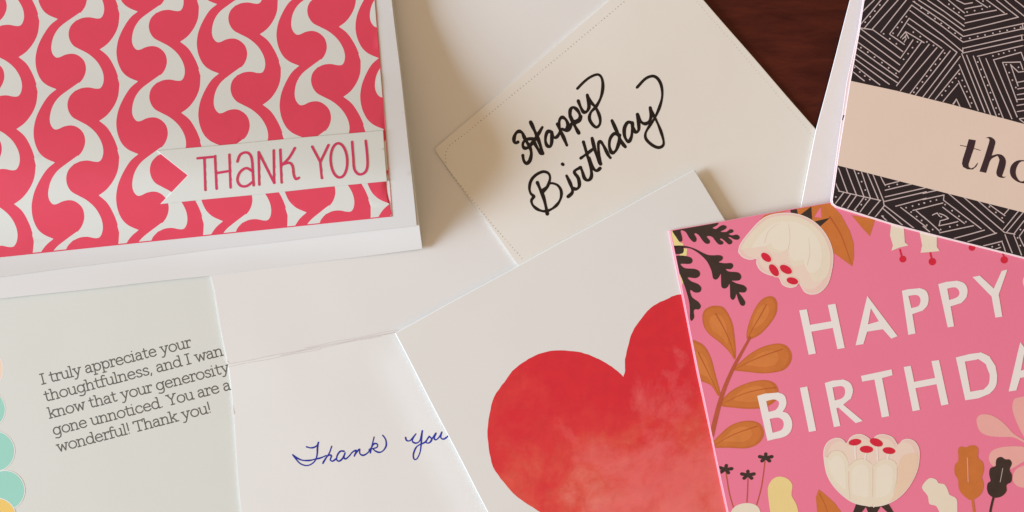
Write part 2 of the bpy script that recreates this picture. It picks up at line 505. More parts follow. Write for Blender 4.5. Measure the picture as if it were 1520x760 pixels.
M['edge_highlight'] = mat('painted_edge_highlight', (240, 240, 234), mottle=.05)  # local highlight on the left edge and pale fold notch, painted in near-white
decal('left_edge_highlight', stroke([(341.5, 588), (344, 600), (347, 614)], .8, 3, 1.8) + stroke([(332, 531), (336, 536), (339, 538)], 1.2, 3, .8), z_open, M['edge_highlight'], lowp, grid=0, lift=.06)
# blue pen
A1 = lambda p: Z(420, 620, 8.443, p)
A2 = lambda p: Z(530, 620, 8.447, p)
PRESS.update((2.3, 2.2))
ps = []
for p in ([(295, 365), (340, 378), (390, 372), (428, 345), (445, 310)],
          [(442, 312), (432, 380), (428, 460), (405, 535), (350, 585), (290, 600), (220, 578), (165, 522), (122, 465)],
          [(122, 465), (180, 508), (250, 535), (340, 535), (400, 520), (470, 505), (540, 475)],
          [(610, 358), (582, 440), (540, 505), (500, 572)],
          [(505, 560), (545, 495), (585, 468), (607, 482), (592, 528), (622, 545), (665, 515)],
          [(765, 422), (720, 420), (682, 468), (672, 525), (702, 545), (745, 512), (778, 440), (762, 500), (790, 515), (835, 475)],
          [(835, 475), (872, 430), (918, 412), (893, 482)],
          [(893, 482), (925, 430), (960, 395), (962, 448), (1000, 472), (1050, 450), (1100, 398)]):
    ps += stroke(A1(p), 2.3)
for p in ([(213, 243), (192, 330), (165, 442)], [(150, 405), (178, 375), (215, 325), (255, 335), (248, 372), (195, 388)],
          [(195, 388), (232, 420), (282, 435), (330, 410), (365, 350), (357, 272), (320, 220)],
          [(608, 248), (620, 285), (660, 290), (700, 250), (737, 203)],
          [(737, 203), (700, 265), (695, 300), (740, 320), (788, 285), (818, 165)],
          [(818, 165), (808, 260), (802, 350), (788, 440), (750, 515), (715, 520), (705, 462), (738, 375), (790, 335), (850, 308), (905, 235)],
          [(905, 235), (880, 270), (865, 312), (905, 315), (938, 272), (905, 235)],
          [(925, 290), (955, 240), (988, 195), (965, 255), (990, 278), (1040, 230), (1062, 182), (1048, 245), (1080, 270), (1120, 248), (1148, 222)]):
    ps += stroke(A2(p), 2.2)
decal('handwriting', ps, z_open, M['blue'], lowp, grid=0, lift=.03)

# ------------------------------------------------------------ cream card: Happy Birthday marker
hb = thing('birthday_note', 'cream card with a dotted embossed border and Happy Birthday written in black marker', 'greeting card', 900, 200)
def z_hb(x, y):
    return 1.75 - .95*sstep(820, 1180, x + .25*(y-200))
hbpoly = [(648, 222), (651, 213), (905, -1), (985, -68), (1050, 0), (1131, 95), (1213, 191), (1360, 363), (1030, 735), (768, 393), (706, 312)]
hbpoly = [(645.5, 223), (647, 219), (905, -1), (985, -68), (1360, 363), (1040, 740), (768, 393)]
hbo = plate('front', hbpoly, z_hb, .4, M['cream'], hb, edge=.7, drop=.035, grid=13)
ps = []
B1 = lambda p: Z(750, 170, 9.5, p)
B2 = lambda p: Z(740, 100, 5.846, p)
B3 = lambda p: Z(770, 190, 5.43, p)
for f, w, p in (
    (B1, 4.4, [(178, 388), (150, 402), (125, 380), (125, 325), (152, 262), (195, 237), (238, 258), (265, 315), (292, 370), (330, 430), (360, 500), (366, 570), (345, 650), (302, 690), (262, 652), (247, 575)]),
    (B1, 4.6, [(357, 107), (400, 200), (440, 290), (485, 410), (528, 550)]),
    (B1, 4.6, [(400, 380), (450, 470), (500, 540), (528, 550)]),
    (B1, 4.2, [(420, 350), (345, 342), (278, 365), (246, 420), (265, 470), (312, 470), (362, 425), (412, 350), (462, 280), (522, 180)]),
    (B1, 4.2, [(655, 250), (602, 237), (572, 300), (567, 380), (592, 440), (635, 450), (655, 380), (655, 250)]),
    (B1, 4.0, [(655, 255), (668, 305), (705, 328), (745, 295), (775, 230)]),
    (B2, 4.4, [(512, 492), (535, 545), (565, 610), (593, 676)]),
    (B2, 4.2, [(525, 520), (528, 460), (552, 433), (585, 455), (602, 500), (585, 540), (550, 535)]),
    (B2, 4.2, [(550, 535), (590, 548), (622, 528), (632, 490)]),
    (B2, 4.4, [(618, 412), (640, 465), (668, 520), (696, 570)]),
    (B2, 4.2, [(620, 430), (622, 372), (645, 347), (678, 365), (705, 410), (700, 450), (665, 470), (635, 462)]),
    (B2, 4.2, [(632, 490), (665, 485), (700, 465), (715, 425)]),
    (B2, 4.2, [(692, 292), (712, 345), (738, 388), (768, 380), (785, 335), (770, 240)]),
    (B2, 3.9, [(770, 240), (800, 300), (845, 352), (878, 430), (880, 488), (850, 520), (812, 492), (788, 442), (802, 388), (845, 342), (888, 260), (905, 170), (896, 95), (862, 62), (800, 82), (742, 125), (684, 184)]),
    (B3, 4.4, [(150, 440), (175, 500), (200, 560), (220, 640), (230, 692)]),
    (B3, 3.6, [(195, 522), (232, 470), (252, 405), (238, 365), (195, 352), (140, 377), (100, 422), (86, 480), (95, 525), (122, 550)]),
    (B3, 3.6, [(122, 555), (102, 585), (115, 625), (160, 660), (215, 671), (270, 650), (315, 610), (340, 560), (342, 510), (322, 470), (290, 450), (250, 447), (222, 480), (185, 505)]),
    (B3, 4.2, [(385, 385), (412, 440), (432, 495), (428, 525), (398, 553)]),
    (B3, 4.2, [(432, 485), (465, 492), (488, 465), (480, 405), (447, 352), (498, 318)]),
    (B3, 4.2, [(498, 318), (512, 350), (530, 405), (560, 422), (585, 392), (582, 330), (552, 220), (521, 112)]),
    (B3, 4.0, [(500, 243), (555, 203), (610, 160)]),
    (B3, 4.2, [(568, 240), (590, 310), (625, 345), (655, 325)]),
    (B3, 4.4, [(591, 83), (612, 170), (640, 250), (660, 290)]),
    (B3, 4.2, [(658, 290), (645, 200), (642, 125), (662, 112), (690, 155), (720, 215), (738, 240)]),
    (B2, 4.4, [(984, 462), (1028, 560), (1062, 640), (1100, 690)]),
    (B2, 4.3, [(1050, 590), (1005, 575), (968, 620), (962, 690), (985, 742), (1020, 718), (1045, 650), (1050, 590)]),
    (B2, 4.3, [(1160, 482), (1120, 478), (1092, 530), (1095, 600), (1125, 645), (1152, 605), (1162, 520), (1160, 482)]),
    (B2, 4.2, [(1158, 500), (1185, 560), (1215, 545), (1215, 480), (1205, 408)]),
    (B2, 4.2, [(1205, 408), (1230, 465), (1270, 490), (1308, 468), (1325, 415), (1316, 350)]),
    (B2, 3.6, [(1316, 350), (1340, 405), (1378, 480), (1410, 560), (1432, 640), (1425, 680), (1385, 696), (1330, 672), (1280, 622), (1276, 570), (1310, 508), (1360, 430), (1402, 330), (1421, 240), (1410, 150), (1375, 92), (1330, 76), (1270, 102), (1202, 174)]),
    (B3, 5.0, [(352, 291), (357, 295)])):
    PRESS.add(w*1.15)
    ps += stroke(f(p), w*1.15, smooth=4)
decal('handwriting', ps, z_hb, M['marker'], hbo, grid=0, lift=.03)
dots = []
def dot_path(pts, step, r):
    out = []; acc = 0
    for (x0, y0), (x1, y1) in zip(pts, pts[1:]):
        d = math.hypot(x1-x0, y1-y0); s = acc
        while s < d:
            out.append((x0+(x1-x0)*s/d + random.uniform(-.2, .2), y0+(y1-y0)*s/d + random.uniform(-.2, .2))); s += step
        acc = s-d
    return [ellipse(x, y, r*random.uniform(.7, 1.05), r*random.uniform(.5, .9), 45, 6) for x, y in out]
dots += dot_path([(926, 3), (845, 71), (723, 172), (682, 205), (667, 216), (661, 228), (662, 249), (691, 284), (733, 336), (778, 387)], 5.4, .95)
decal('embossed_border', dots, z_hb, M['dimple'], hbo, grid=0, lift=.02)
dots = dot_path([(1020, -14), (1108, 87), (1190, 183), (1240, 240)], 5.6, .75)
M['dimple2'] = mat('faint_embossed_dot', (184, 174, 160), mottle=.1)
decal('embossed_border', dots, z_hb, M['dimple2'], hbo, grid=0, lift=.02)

# ------------------------------------------------------------ red patterned thank-you card (top left)
rc = thing('thank_you_card', 'white folded card with a pink red swirl pattern and a THANK YOU banner', 'greeting card', 300, 200)
BX = [-190, -60, 30, 120, 200, 258, 310, 345, 372, 480]
BY = [3.2, 3.5, 4.2, 7.2, 11.8, 13.6, 9.6, 4.0, 0.0, 0.0]
BSX = np.linspace(-190, 480, 400)
BSY = np.interp(BSX, BX, BY)
for _ in range(3): BSY = np.convolve(np.pad(BSY, 8, mode='edge'), np.ones(17)/17, mode='valid')
def bow(y): return float(np.interp(y, BSX, BSY))
def z_back(x, y):
    return 1.35 + bow(y)*sstep(-900, 640, x)*1.0
def z_cov(x, y):
    return z_back(x, y) + .45 + .5*sstep(300, 620, x)*sstep(372, 250, y)
backpoly = [(-190, 462), (0, 443.5), (312, 409), (627.5, 369.5), (612, 250), (583.5, 0), (569, -110), (-190, -70)]
coverpoly = [(-190, 436), (0, 411), (200, 385), (340, 367.5), (619, 334.5), (603, 180), (582, 0), (568, -110), (-190, -70)]
plate('back_panel', backpoly, z_back, .35, M['backwhite'], rc, grid=8, edge=.6, drop=.08)
cov = plate('cover', coverpoly, z_cov, .3, M['borderwhite'], rc, grid=8, edge=.6, drop=.08)
panel = [(-190, 401.5), (0, 382), (582, 321.5), (569, 150), (557, 0), (550, -90), (-190, -50)]
z_pan = lambda x, y: z_cov(x, y) + .16
pan = None
# lattice of the swirl print
cor = [((0, 0), (27.6, 84.2)), ((0, 1), (23.7, 190.8)), ((0, 2), (18.4, 301.3)), ((1, 0), (146, 72.4)), ((1, 1), (146, 179)),
       ((1, 2), (143.4, 289.5)), ((2, 0), (265.8, 63.2)), ((2, 1), (267, 167)), ((3, 0), (385.5, 50)), ((3, 1), (389.5, 155)),
       ((4, 0), (501.3, 39.5)), ((4, 1), (507.9, 143.4)),
       ((.485, -.475), (84.2, 28.9)), ((.485, .525), (83, 131.6)), ((1.485, -.475), (202.6, 16.6)), ((1.485, .525), (202.6, 121)),
       ((2.485, .525), (325, 110.5)), ((3.485, .525), (443.4, 97.4)), ((4.485, .525), (560.5, 85.5)),
       ((3.485, 2.525), (455.3, 315.8)), ((4.485, 2.525), (577.6, 303.9)), ((2.485, 2.525), (330.3, 329))]
rows = []
for (u, v), (x, y) in cor:
    rows.append([u, v, 1, 0, 0, 0, -x*u, -x*v, -x]); rows.append([0, 0, 0, u, v, 1, -y*u, -y*v, -y])
_, _, vt = np.linalg.svd(np.array(rows)); HM = vt[-1].reshape(3, 3); HI = np.linalg.inv(HM)
def hmap(Mx, p):
    q = Mx @ np.array([p[0], p[1], 1.0]); return (q[0]/q[2], q[1]/q[2])
toL = lambda pts: [hmap(HI, (x/3.8, y/3.8)) for x, y in pts]
snL = toL([(450, 71)] + spline([(400, 105), (340, 150), (305, 200), (290, 255), (293, 295), (312, 322), (335, 323), (370, 308), (410, 303), (445, 315), (475, 345), (485, 388), (475, 430), (450, 465), (400, 500)], 4))
snR = toL(spline([(430, 510), (460, 497), (500, 493), (540, 500), (565, 497), (580, 475), (585, 440), (575, 395), (545, 345), (500, 305), (450, 278), (415, 258), (393, 225), (387, 185), (400, 145), (430, 115)], 4) + [(462, 101)])
wvR = toL([(235, 52), (268, 84)] + spline([(325, 108), (285, 140), (250, 188), (218, 250), (203, 305), (200, 350), (208, 400), (230, 448), (265, 480), (318, 503)], 4))
wvL = toL(spline([(212, 515), (205, 475), (185, 420), (150, 360), (105, 322)], 4))[:-1] + toL(spline([(105, 322), (150, 290), (190, 240), (214, 185), (222, 120)], 4) + [(213, 85)])
motifs = []
def inside(poly): return any(-60 < x < 620 and -70 < y < 420 for x, y in poly)
for i in range(-2, 6):
    for k in range(-2, 5):
        for sh in (snL+snR, wvR+wvL):
            q = [hmap(HM, (u+i, v+k)) for u, v in sh]
            if inside(q): motifs.append(q)
clipp = [(-60, 386.5), (0, 380.2), (580.8, 320), (568.2, 150), (556, 0), (550, -80), (-60, -50)]
# one sheet, its two printed colours lying side by side in the same surface
def partition_sheet(name, poly, shapes, clip, zf, t, m0, m1, parent, grid=9):
    polys = [densify(ccw(poly), grid)] + [ccw(q) for q in shapes] + [ccw(clip)]
    verts = []; faces = []
    for p in polys:
        b = len(verts); verts += [Vector(q) for q in p]; faces.append(list(range(b, b+len(p))))
    xs = [q[0] for q in poly]; ys = [q[1] for q in poly]
    for x in np.arange(min(xs)+3, max(xs), grid):
        for y in np.arange(min(ys)+3, max(ys), grid): verts.append(Vector((float(x)+.013*y, float(y))))
    res = delaunay_2d_cdt(verts, [], faces, 0, 1e-3, True)
    vo, fo, of = res[0], res[2], res[5]; last = len(polys)-1
    F = []; fm = []
    for f, o in zip(fo, of):
        if 0 not in o: continue
        pts = [vo[i] for i in f]
        ar = sum(pts[i].x*pts[(i+1) % len(pts)].y - pts[(i+1) % len(pts)].x*pts[i].y for i in range(len(pts)))
        F.append(list(reversed(f)) if ar > 0 else list(f))
        fm.append(1 if (last in o and any(0 < i < last for i in o)) else 0)
    V = [P(v.x, v.y, zf(v.x, v.y)) for v in vo]; sm = [True]*len(F)
    ring = polys[0]; b = len(V); n = len(ring)
    V += [P(x, y, zf(x, y)) for x, y in ring] + [P(x, y, zf(x, y)-t) for x, y in ring]
    for i in range(n):
        j = (i+1) % n; F.append([b+i, b+n+i, b+n+j, b+j][::-1]); fm.append(0); sm.append(False)
    return new_obj(name, V, F, [m0, m1], parent, fm, sm)
pan = partition_sheet('patterned_panel', panel, motifs, clipp, z_pan, .1, M['pinkred'], M['motif'], cov)
# banner tag
ban = [(233, 224), (568.8, 193.2), (574.6, 268.8), (238, 303), (279, 260.5)]
z_ban = lambda x, y: z_pan(x, y) + .32
banner = plate('banner', ban, z_ban, .28, M['motif'], cov, grid=6, edge=.5, drop=.08)
C3 = lambda p: Z(0, 200, 3.8, p); C4 = lambda p: Z(300, 200, 3.8, p)
LET = [[C3([(1113, 133), (1200, 125)]), C3([(1152, 130), (1158, 312)])],
       [C3([(1212, 120), (1221, 305)]), C3([(1293, 112), (1300, 298)]), C3([(1217, 217), (1297, 204)])],
       [C4([(198, 152), (212, 115), (240, 100), (266, 108), (280, 140), (285, 210), (290, 286)]), C4([(283, 207), (248, 188), (212, 212), (198, 255), (215, 287), (250, 290), (285, 265)])],
       [C4([(322, 282), (318, 98), (406, 272), (403, 88)])],
       [C4([(440, 84), (448, 270)]), C4([(522, 75), (490, 130), (450, 170)]), C4([(452, 168), (490, 158), (510, 178), (516, 225), (528, 250), (545, 243)])],
       [C4([(620, 67), (665, 152), (675, 245)]), C4([(712, 58), (668, 150)])],
       [[(0, 0)]],
       [C4([(845, 40), (852, 130), (858, 195), (885, 224), (918, 212), (932, 175), (930, 110), (922, 34)])]]
LET[6] = [[(300+x/3.8, 200+y/3.8) for x, y in (lambda e: e+[e[0]])(ellipse(771, 145, 47, 97, -3, 24))]]
SM = [1, 1, 3, 1, 3, 1, 1, 3]
for g, sm in zip(LET, SM):
    ps = []
    for p in g: ps += stroke(p, 3.7, smooth=sm)
    decal('letter', ps, z_ban, M['pinkred_line'], banner, grid=0, lift=.07)

# ------------------------------------------------------------ heart card
hc = thing('heart_card', 'white card with a large red watercolour heart, tucked under the pink card', 'greeting card', 850, 600)
def z_hc(x, y):
    return 2.75 + .25*sstep(600, 1050, x) - .25*sstep(1000, 1350, x)
def z_hb2(x, y): return z_hc(x, y) - .36
hq = [(1030.5, 251.5), (586, 494), (714, 741), (850, 1000), (1330, 735), (1077, 327)]
hq2 = [(1028, 254), (588.5, 494.5), (716, 741), (852, 996), (1326, 733), (1074, 327)]
plate('back_panel', hq2, z_hb2, .3, M['heartpaper'], hc, grid=14)
hcov = plate('cover', hq, z_hc, .34, M['heartpaper'], hc, grid=14, edge=1.0, drop=.11)
hp = Z(700, 400, 2.11, [(475, 336), (440, 306), (390, 276), (330, 258), (270, 253), (210, 265), (160, 292), (110, 340), (72, 400), (53, 470), (53, 560), (75, 630), (120, 690), (190, 745), (280, 800), (400, 880), (520, 975)])
hp2 = Z(700, 400, 2.11, [(520, 975), (700, 960), (850, 800), (940, 620), (960, 420), (900, 240), (800, 120), (710, 84), (660, 78), (620, 88), (570, 115), (525, 160), (495, 220), (482, 280), (479, 325), (475, 336)])
outl = spline(hp, 5)[:-1] + spline(hp2, 5)[:-1]
outl = [(x+.5*math.sin(i*.9)+random.uniform(-.35, .35), y+.5*math.cos(i*.7)+random.uniform(-.35, .35)) for i, (x, y) in enumerate(outl)]
ho = decal('heart', [outl], z_hc, M['heart'], hcov, grid=18)
# local frame of the heart print follows the card

# ------------------------------------------------------------ envelope under the black card
en = thing('envelope', 'plain white envelope lying under the black patterned thank you card', 'envelope', 1300, 150)
def z_en(x, y): return 1.75 - .6*sstep(120, -20, y)
plate('envelope_body', [(1275, -52), (1262, 0), (1212, 190), (1188, 310), (1170, 400), (1600, 470), (1640, -52)], z_en, .45, M['envelope'], en, grid=14, edge=.5, drop=.05)

# ------------------------------------------------------------ pink floral birthday card
pk = thing('floral_birthday_card', 'pink floral card lettered HAPPY BIRTHDAY in cream capitals', 'greeting card', 1250, 550)
def z_pk(x, y): return 3.75 + .2*sstep(1000, 1300, x)
def z_pkb(x, y): return z_pk(x, y) - .4
pq = [(994.5, 341.8), (1236, 299.5), (1640, 229), (1640, 900), (1109, 900), (1080.5, 760), (1037, 554)]
pqb = [(992.5, 343), (1236, 301), (1640, 231), (1640, 900), (1107, 900), (1078.5, 760), (1035, 555)]
plate('back_panel', pqb, z_pkb, .3, M['pinkedge'], pk, grid=16, edge=.4, drop=.03)
pc = plate('cover', pq, z_pk, .34, M['pink'], pk, grid=16, edge=.5, drop=.04, edge_mat=M['pinkedge'])
pclip = inset(pq, 1.2)
def pr(name, layers, lift=.02): return decals(name, layers, z_pk, pc, clip=pclip, lift=lift, grid=20)
FT = lambda p: Z(985, 330, 5.069, p)
dy = [FT([(30, 55), (74, 52), (95, 110), (120, 150), (150, 160), (146, 186), (40, 190)]), FT([(130, 190), (178, 200), (172, 252), (120, 252)]), FT([(60, 280), (150, 440), (140, 470), (118, 500), (90, 400)])]
pr('corner_print', [(dy, [], M['corneryellow'])])
lf1 = FT([(70, 52), (200, 30), (300, 15), (345, 0), (375, -12), (402, -8), (412, 10), (395, 27), (368, 42), (395, 50), (430, 25), (460, 22), (475, 38), (455, 57), (428, 70), (470, 72), (500, 52), (522, 58), (522, 75), (490, 88), (515, 98), (548, 92), (572, 108), (565, 128), (535, 130), (500, 112), (488, 115), (515, 138), (512, 160), (490, 166), (465, 145), (435, 122), (424, 130), (448, 147), (445, 164), (420, 168), (395, 147), (368, 112), (338, 103), (325, 110), (347, 137), (345, 158), (320, 161), (293, 137), (265, 97), (238, 82), (232, 92), (247, 118), (245, 142), (225, 148), (195, 120), (165, 72), (128, 62), (138, 108), (140, 138), (120, 145), (95, 112)])
lf2 = FT([(60, 183), (140, 185), (152, 208), (142, 233), (105, 240), (82, 238), (78, 252), (140, 250), (200, 263), (218, 288), (200, 312), (140, 312), (128, 318), (160, 345), (230, 350), (268, 368), (272, 400), (242, 420), (190, 415), (182, 422), (210, 445), (260, 465), (284, 495), (272, 525), (235, 528), (205, 510), (200, 522), (215, 565), (260, 598), (280, 630), (266, 655), (236, 655), (226, 672), (230, 715), (210, 742), (198, 720), (198, 660), (190, 590), (165, 500), (135, 420), (100, 340), (80, 290)])
lf3 = FT([(60, 178), (150, 176), (230, 197), (300, 232), (350, 248), (420, 247), (446, 262), (438, 285), (415, 300), (460, 308), (510, 307), (524, 330), (505, 353), (468, 352), (490, 370), (560, 377), (584, 405), (572, 435), (530, 440), (512, 440), (550, 460), (602, 474), (626, 500), (610, 528), (568, 528), (590, 560), (614, 600), (605, 627), (580, 622), (560, 580), (548, 540), (537, 570), (520, 584), (502, 566), (500, 520), (496, 462), (485, 482), (465, 498), (438, 490), (432, 450), (430, 388), (415, 415), (395, 431), (372, 420), (360, 365), (330, 300), (290, 255), (240, 217), (180, 193), (60, 194)])
for l in (lf1, lf2, lf3):
    pr('dark_leaf', [([spline(l, 3, True)], [], M['darkleaf'])], lift=.04)
E1 = lambda p: Z(980, 420, 5.846, p); E2 = lambda p: Z(980, 530, 5.846, p); E3 = lambda p: Z(980, 630, 5.846, p)
leaves = [
 (E1([(365, 300), (380, 240), (430, 205), (490, 198), (550, 215), (600, 290), (630, 370), (645, 480), (655, 600), (645, 665), (600, 600), (520, 520), (430, 450), (380, 380)]), E1([(480, 265), (540, 370), (600, 500), (645, 640)])),
 (E1([(750, 480), (755, 400), (790, 290), (840, 190), (900, 130), (960, 115), (1000, 140), (1015, 200), (1000, 280), (940, 370), (860, 450), (780, 490)]), E1([(920, 190), (860, 300), (800, 400), (760, 485)])),
 (E1([(635, 745), (700, 680), (800, 600), (900, 550), (1020, 525), (1100, 550), (1140, 620), (1130, 690), (1080, 750), (1000, 775), (880, 785), (760, 772), (640, 760)]), E1([(1060, 575), (900, 630), (760, 690), (650, 748)])),
 (E2([(540, 370), (620, 290), (740, 230), (870, 200), (960, 210), (1010, 250), (1025, 310), (1000, 380), (900, 440), (760, 450), (640, 440), (530, 425)]), E2([(1000, 265), (880, 280), (720, 320), (560, 395)])),
 (E2([(445, 750), (520, 670), (600, 600), (690, 562), (790, 553), (865, 580), (898, 650), (885, 710), (830, 765), (740, 793), (600, 788), (455, 785)]), E2([(840, 600), (720, 640), (600, 690), (470, 765)])),
 (E2([(240, -135), (330, -130), (390, -85), (440, 10), (480, 160), (520, 310), (500, 335), (440, 245), (335, 200), (300, 150)]), E2([(330, -40), (400, 100), (500, 310)]))]
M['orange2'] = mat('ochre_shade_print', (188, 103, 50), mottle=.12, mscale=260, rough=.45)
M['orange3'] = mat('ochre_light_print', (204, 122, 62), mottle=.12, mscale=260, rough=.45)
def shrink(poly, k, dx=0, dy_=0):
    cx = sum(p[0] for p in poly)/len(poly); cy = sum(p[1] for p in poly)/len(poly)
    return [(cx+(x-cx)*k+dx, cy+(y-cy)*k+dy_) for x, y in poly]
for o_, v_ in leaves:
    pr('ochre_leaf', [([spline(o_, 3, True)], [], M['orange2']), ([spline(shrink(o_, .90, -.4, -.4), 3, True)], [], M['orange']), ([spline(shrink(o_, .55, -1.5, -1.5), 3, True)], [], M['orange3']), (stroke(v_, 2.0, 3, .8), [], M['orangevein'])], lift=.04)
pr('branch', [(stroke(E2([(778, -170), (700, -30), (640, 80), (560, 260), (500, 450), (435, 720)]), 3.2, 3, 7.0), [], M['rust'])], lift=.07)
# top flower
F1 = lambda p: Z(1080, 290, 4.75, p)
big = F1([(225, 172), (260, 140), (440, 82), (700, 34), (740, 75), (800, 140), (860, 250), (888, 340), (890, 430), (878, 500), (740, 400), (600, 200), (450, 100)])
pr('ochre_leaf', [([big], [F1([(608, 152), (655, 78), (662, 160)])], M['orange']), (stroke(F1([(720, 150), (800, 280), (872, 480)]), 2.5, 3, 1), [], M['orangevein'])], lift=.04)
pr('ochre_leaf', [([F1([(875, 140), (1040, 168), (1002, 288), (940, 220)])], [], M['orange'])], lift=.04)
pr('sepal', [([F1([(430, 78), (480, 72), (497, 132), (450, 128)]), F1([(515, 135), (590, 78), (597, 185)]), F1([(585, 190), (722, 158), (650, 222)])], [], M['darkleaf'])], lift=.06)
def el(fr, cx, cy, rx, ry, a):
    ox, oy, s = fr; return ellipse(ox+cx/s, oy+cy/s, rx/s, ry/s, a)
sil = spline(F1([(75, 392), (90, 340), (150, 260), (230, 175), (300, 137), (400, 122), (500, 132), (590, 170), (660, 228), (710, 300), (740, 380), (746, 450), (736, 530), (710, 620), (660, 680), (600, 700), (545, 685), (512, 635), (498, 615), (488, 640), (440, 652), (385, 630), (358, 578), (290, 562), (230, 530), (202, 480), (203, 448), (160, 455), (110, 440), (82, 412)]), 3, True)
inner = [spline(F1([(95, 378), (150, 285), (240, 195), (330, 150), (470, 145), (590, 195), (680, 290), (722, 400), (722, 500), (700, 570), (650, 605), (600, 600), (570, 540), (560, 490), (510, 492), (465, 500), (430, 440), (425, 382), (380, 405), (320, 400), (280, 372), (262, 340), (215, 365), (150, 372)]), 3, True)]
M['petalline'] = mat('petal_outline_print', (216, 188, 172), mottle=.05)
pet = [(stroke(F1([(262, 335), (285, 260), (350, 200)]), .9, 3, .5) + stroke(F1([(428, 378), (440, 300), (430, 200)]), .9, 3, .5) + stroke(F1([(562, 490), (580, 400), (570, 300)]), .9, 3, .5), [], M['petalline'])]
st = [el((1080, 290, 4.75), 272, 437, 42, 25, 40), el((1080, 290, 4.75), 327, 528, 49, 27, 55), el((1080, 290, 4.75), 411, 522, 47, 27, 30), el((1080, 290, 4.75), 457, 603, 42, 24, 15)]
rim = [el((1080, 290, 4.75), 272, 437, 50, 33, 40), el((1080, 290, 4.75), 327, 528, 57, 35, 55), el((1080, 290, 4.75), 411, 522, 55, 35, 30), el((1080, 290, 4.75), 457, 603, 50, 32, 15)]
M['petalrim'] = mat('light_rim_print', (236, 214, 202), mottle=.03)
M['petalmid'] = mat('soft_petal_print', (230, 203, 187), mottle=.05, mscale=120)
M['petallight'] = mat('light_petal_print', (229, 216, 198), mottle=.05, mscale=120)
pr('flower', [([sil], [], M['petalrim']), ([inset(sil, 1.2)], [], M['petalpink']), ([shrink(sil, .9, 0, -3)], [], M['petalmid']), (inner, [], M['petal']), ([shrink(inner[0], .78, 1, -3)], [], M['petallight'])] + pet + [(rim, [], M['petalpink']), (st, [], M['stamen'])], lift=.08)
# bells
G1 = lambda p: Z(1200, 280, 4.75, p)
for shape, stem_, (bx, by, br) in ((G1([(585, 235), (670, 235), (680, 380), (706, 400), (640, 416), (585, 438), (596, 400), (575, 330)]), G1([(645, 430), (662, 495)]), (665, 497, 24)),
                          (G1([(778, 280), (905, 290), (905, 410), (926, 440), (860, 447), (790, 452), (802, 400)]), G1([(858, 448), (872, 510)]), (873, 515, 26)),
                          (None, G1([(1140, 380), (1152, 415)]), (1152, 416, 23)), (None, G1([(1372, 455), (1380, 495)]), (1380, 502, 26))):
    ly = [(stroke(stem_, 2.6, 1), [], M['stamen']), ([el((1200, 280, 4.75), bx, by, br, br, 0)], [], M['stamen'])]
    if shape: ly.append(([shape], [], M['petal']))
    pr('bellflower', ly, lift=.04)
pr('petal', [([ellipse(1531, 418, 13, 13)], [], M['petalpink'])], lift=.04)
# capitals
def soften(poly, lim=50, n=3):
    m = len(poly); br = []
    for i in range(m):
        a, b_, c_ = poly[i-1], poly[i], poly[(i+1) % m]
        t1 = math.atan2(b_[1]-a[1], b_[0]-a[0]); t2 = math.atan2(c_[1]-b_[1], c_[0]-b_[0])
        d = abs((t2-t1+math.pi) % (2*math.pi) - math.pi)
        if math.degrees(d) > lim: br.append(i)
    if not br: return spline(poly, n, True)
    out = []
    for k, i in enumerate(br):
        j = br[(k+1) % len(br)]
        run = [poly[i % m]]; q = i
        while True:
            q += 1; run.append(poly[q % m])
            if q % m == j % m: break
        # keep straight stems straight: split long first and last edges
        r2 = []
        for (ax, ay), (bx, by) in zip(run, run[1:]):
            L_ = math.hypot(bx-ax, by-ay); r2.append((ax, ay))
            if L_ > 14: r2 += [(ax+(bx-ax)*t, ay+(by-ay)*t) for t in (.15, .5, .85)]
        r2.append(run[-1])
        out += (spline(r2, n) if len(r2) > 2 else r2)[:-1]
    return out
HA = lambda p: Z(1170, 390, 5.067, p); PY = lambda p: Z(1340, 380, 5.067, p); BI = lambda p: Z(1110, 530, 5.067, p)
TH = lambda p: Z(1260, 510, 5.067, p); DA = lambda p: Z(1400, 480, 7.6, p)
Ao = HA([(595, 250), (822, 552), (775, 571), (712, 500), (594, 518), (565, 612), (507, 621), (575, 330)]); Ah = HA([(622, 342), (682, 440), (600, 464)])
sh = lambda p, dx, dy_: [(x+dx, y+dy_) for x, y in p]
Yo = PY([(525, 158), (580, 148), (685, 245), (745, 112), (787, 102), (722, 290), (749, 456), (697, 463), (668, 305)])
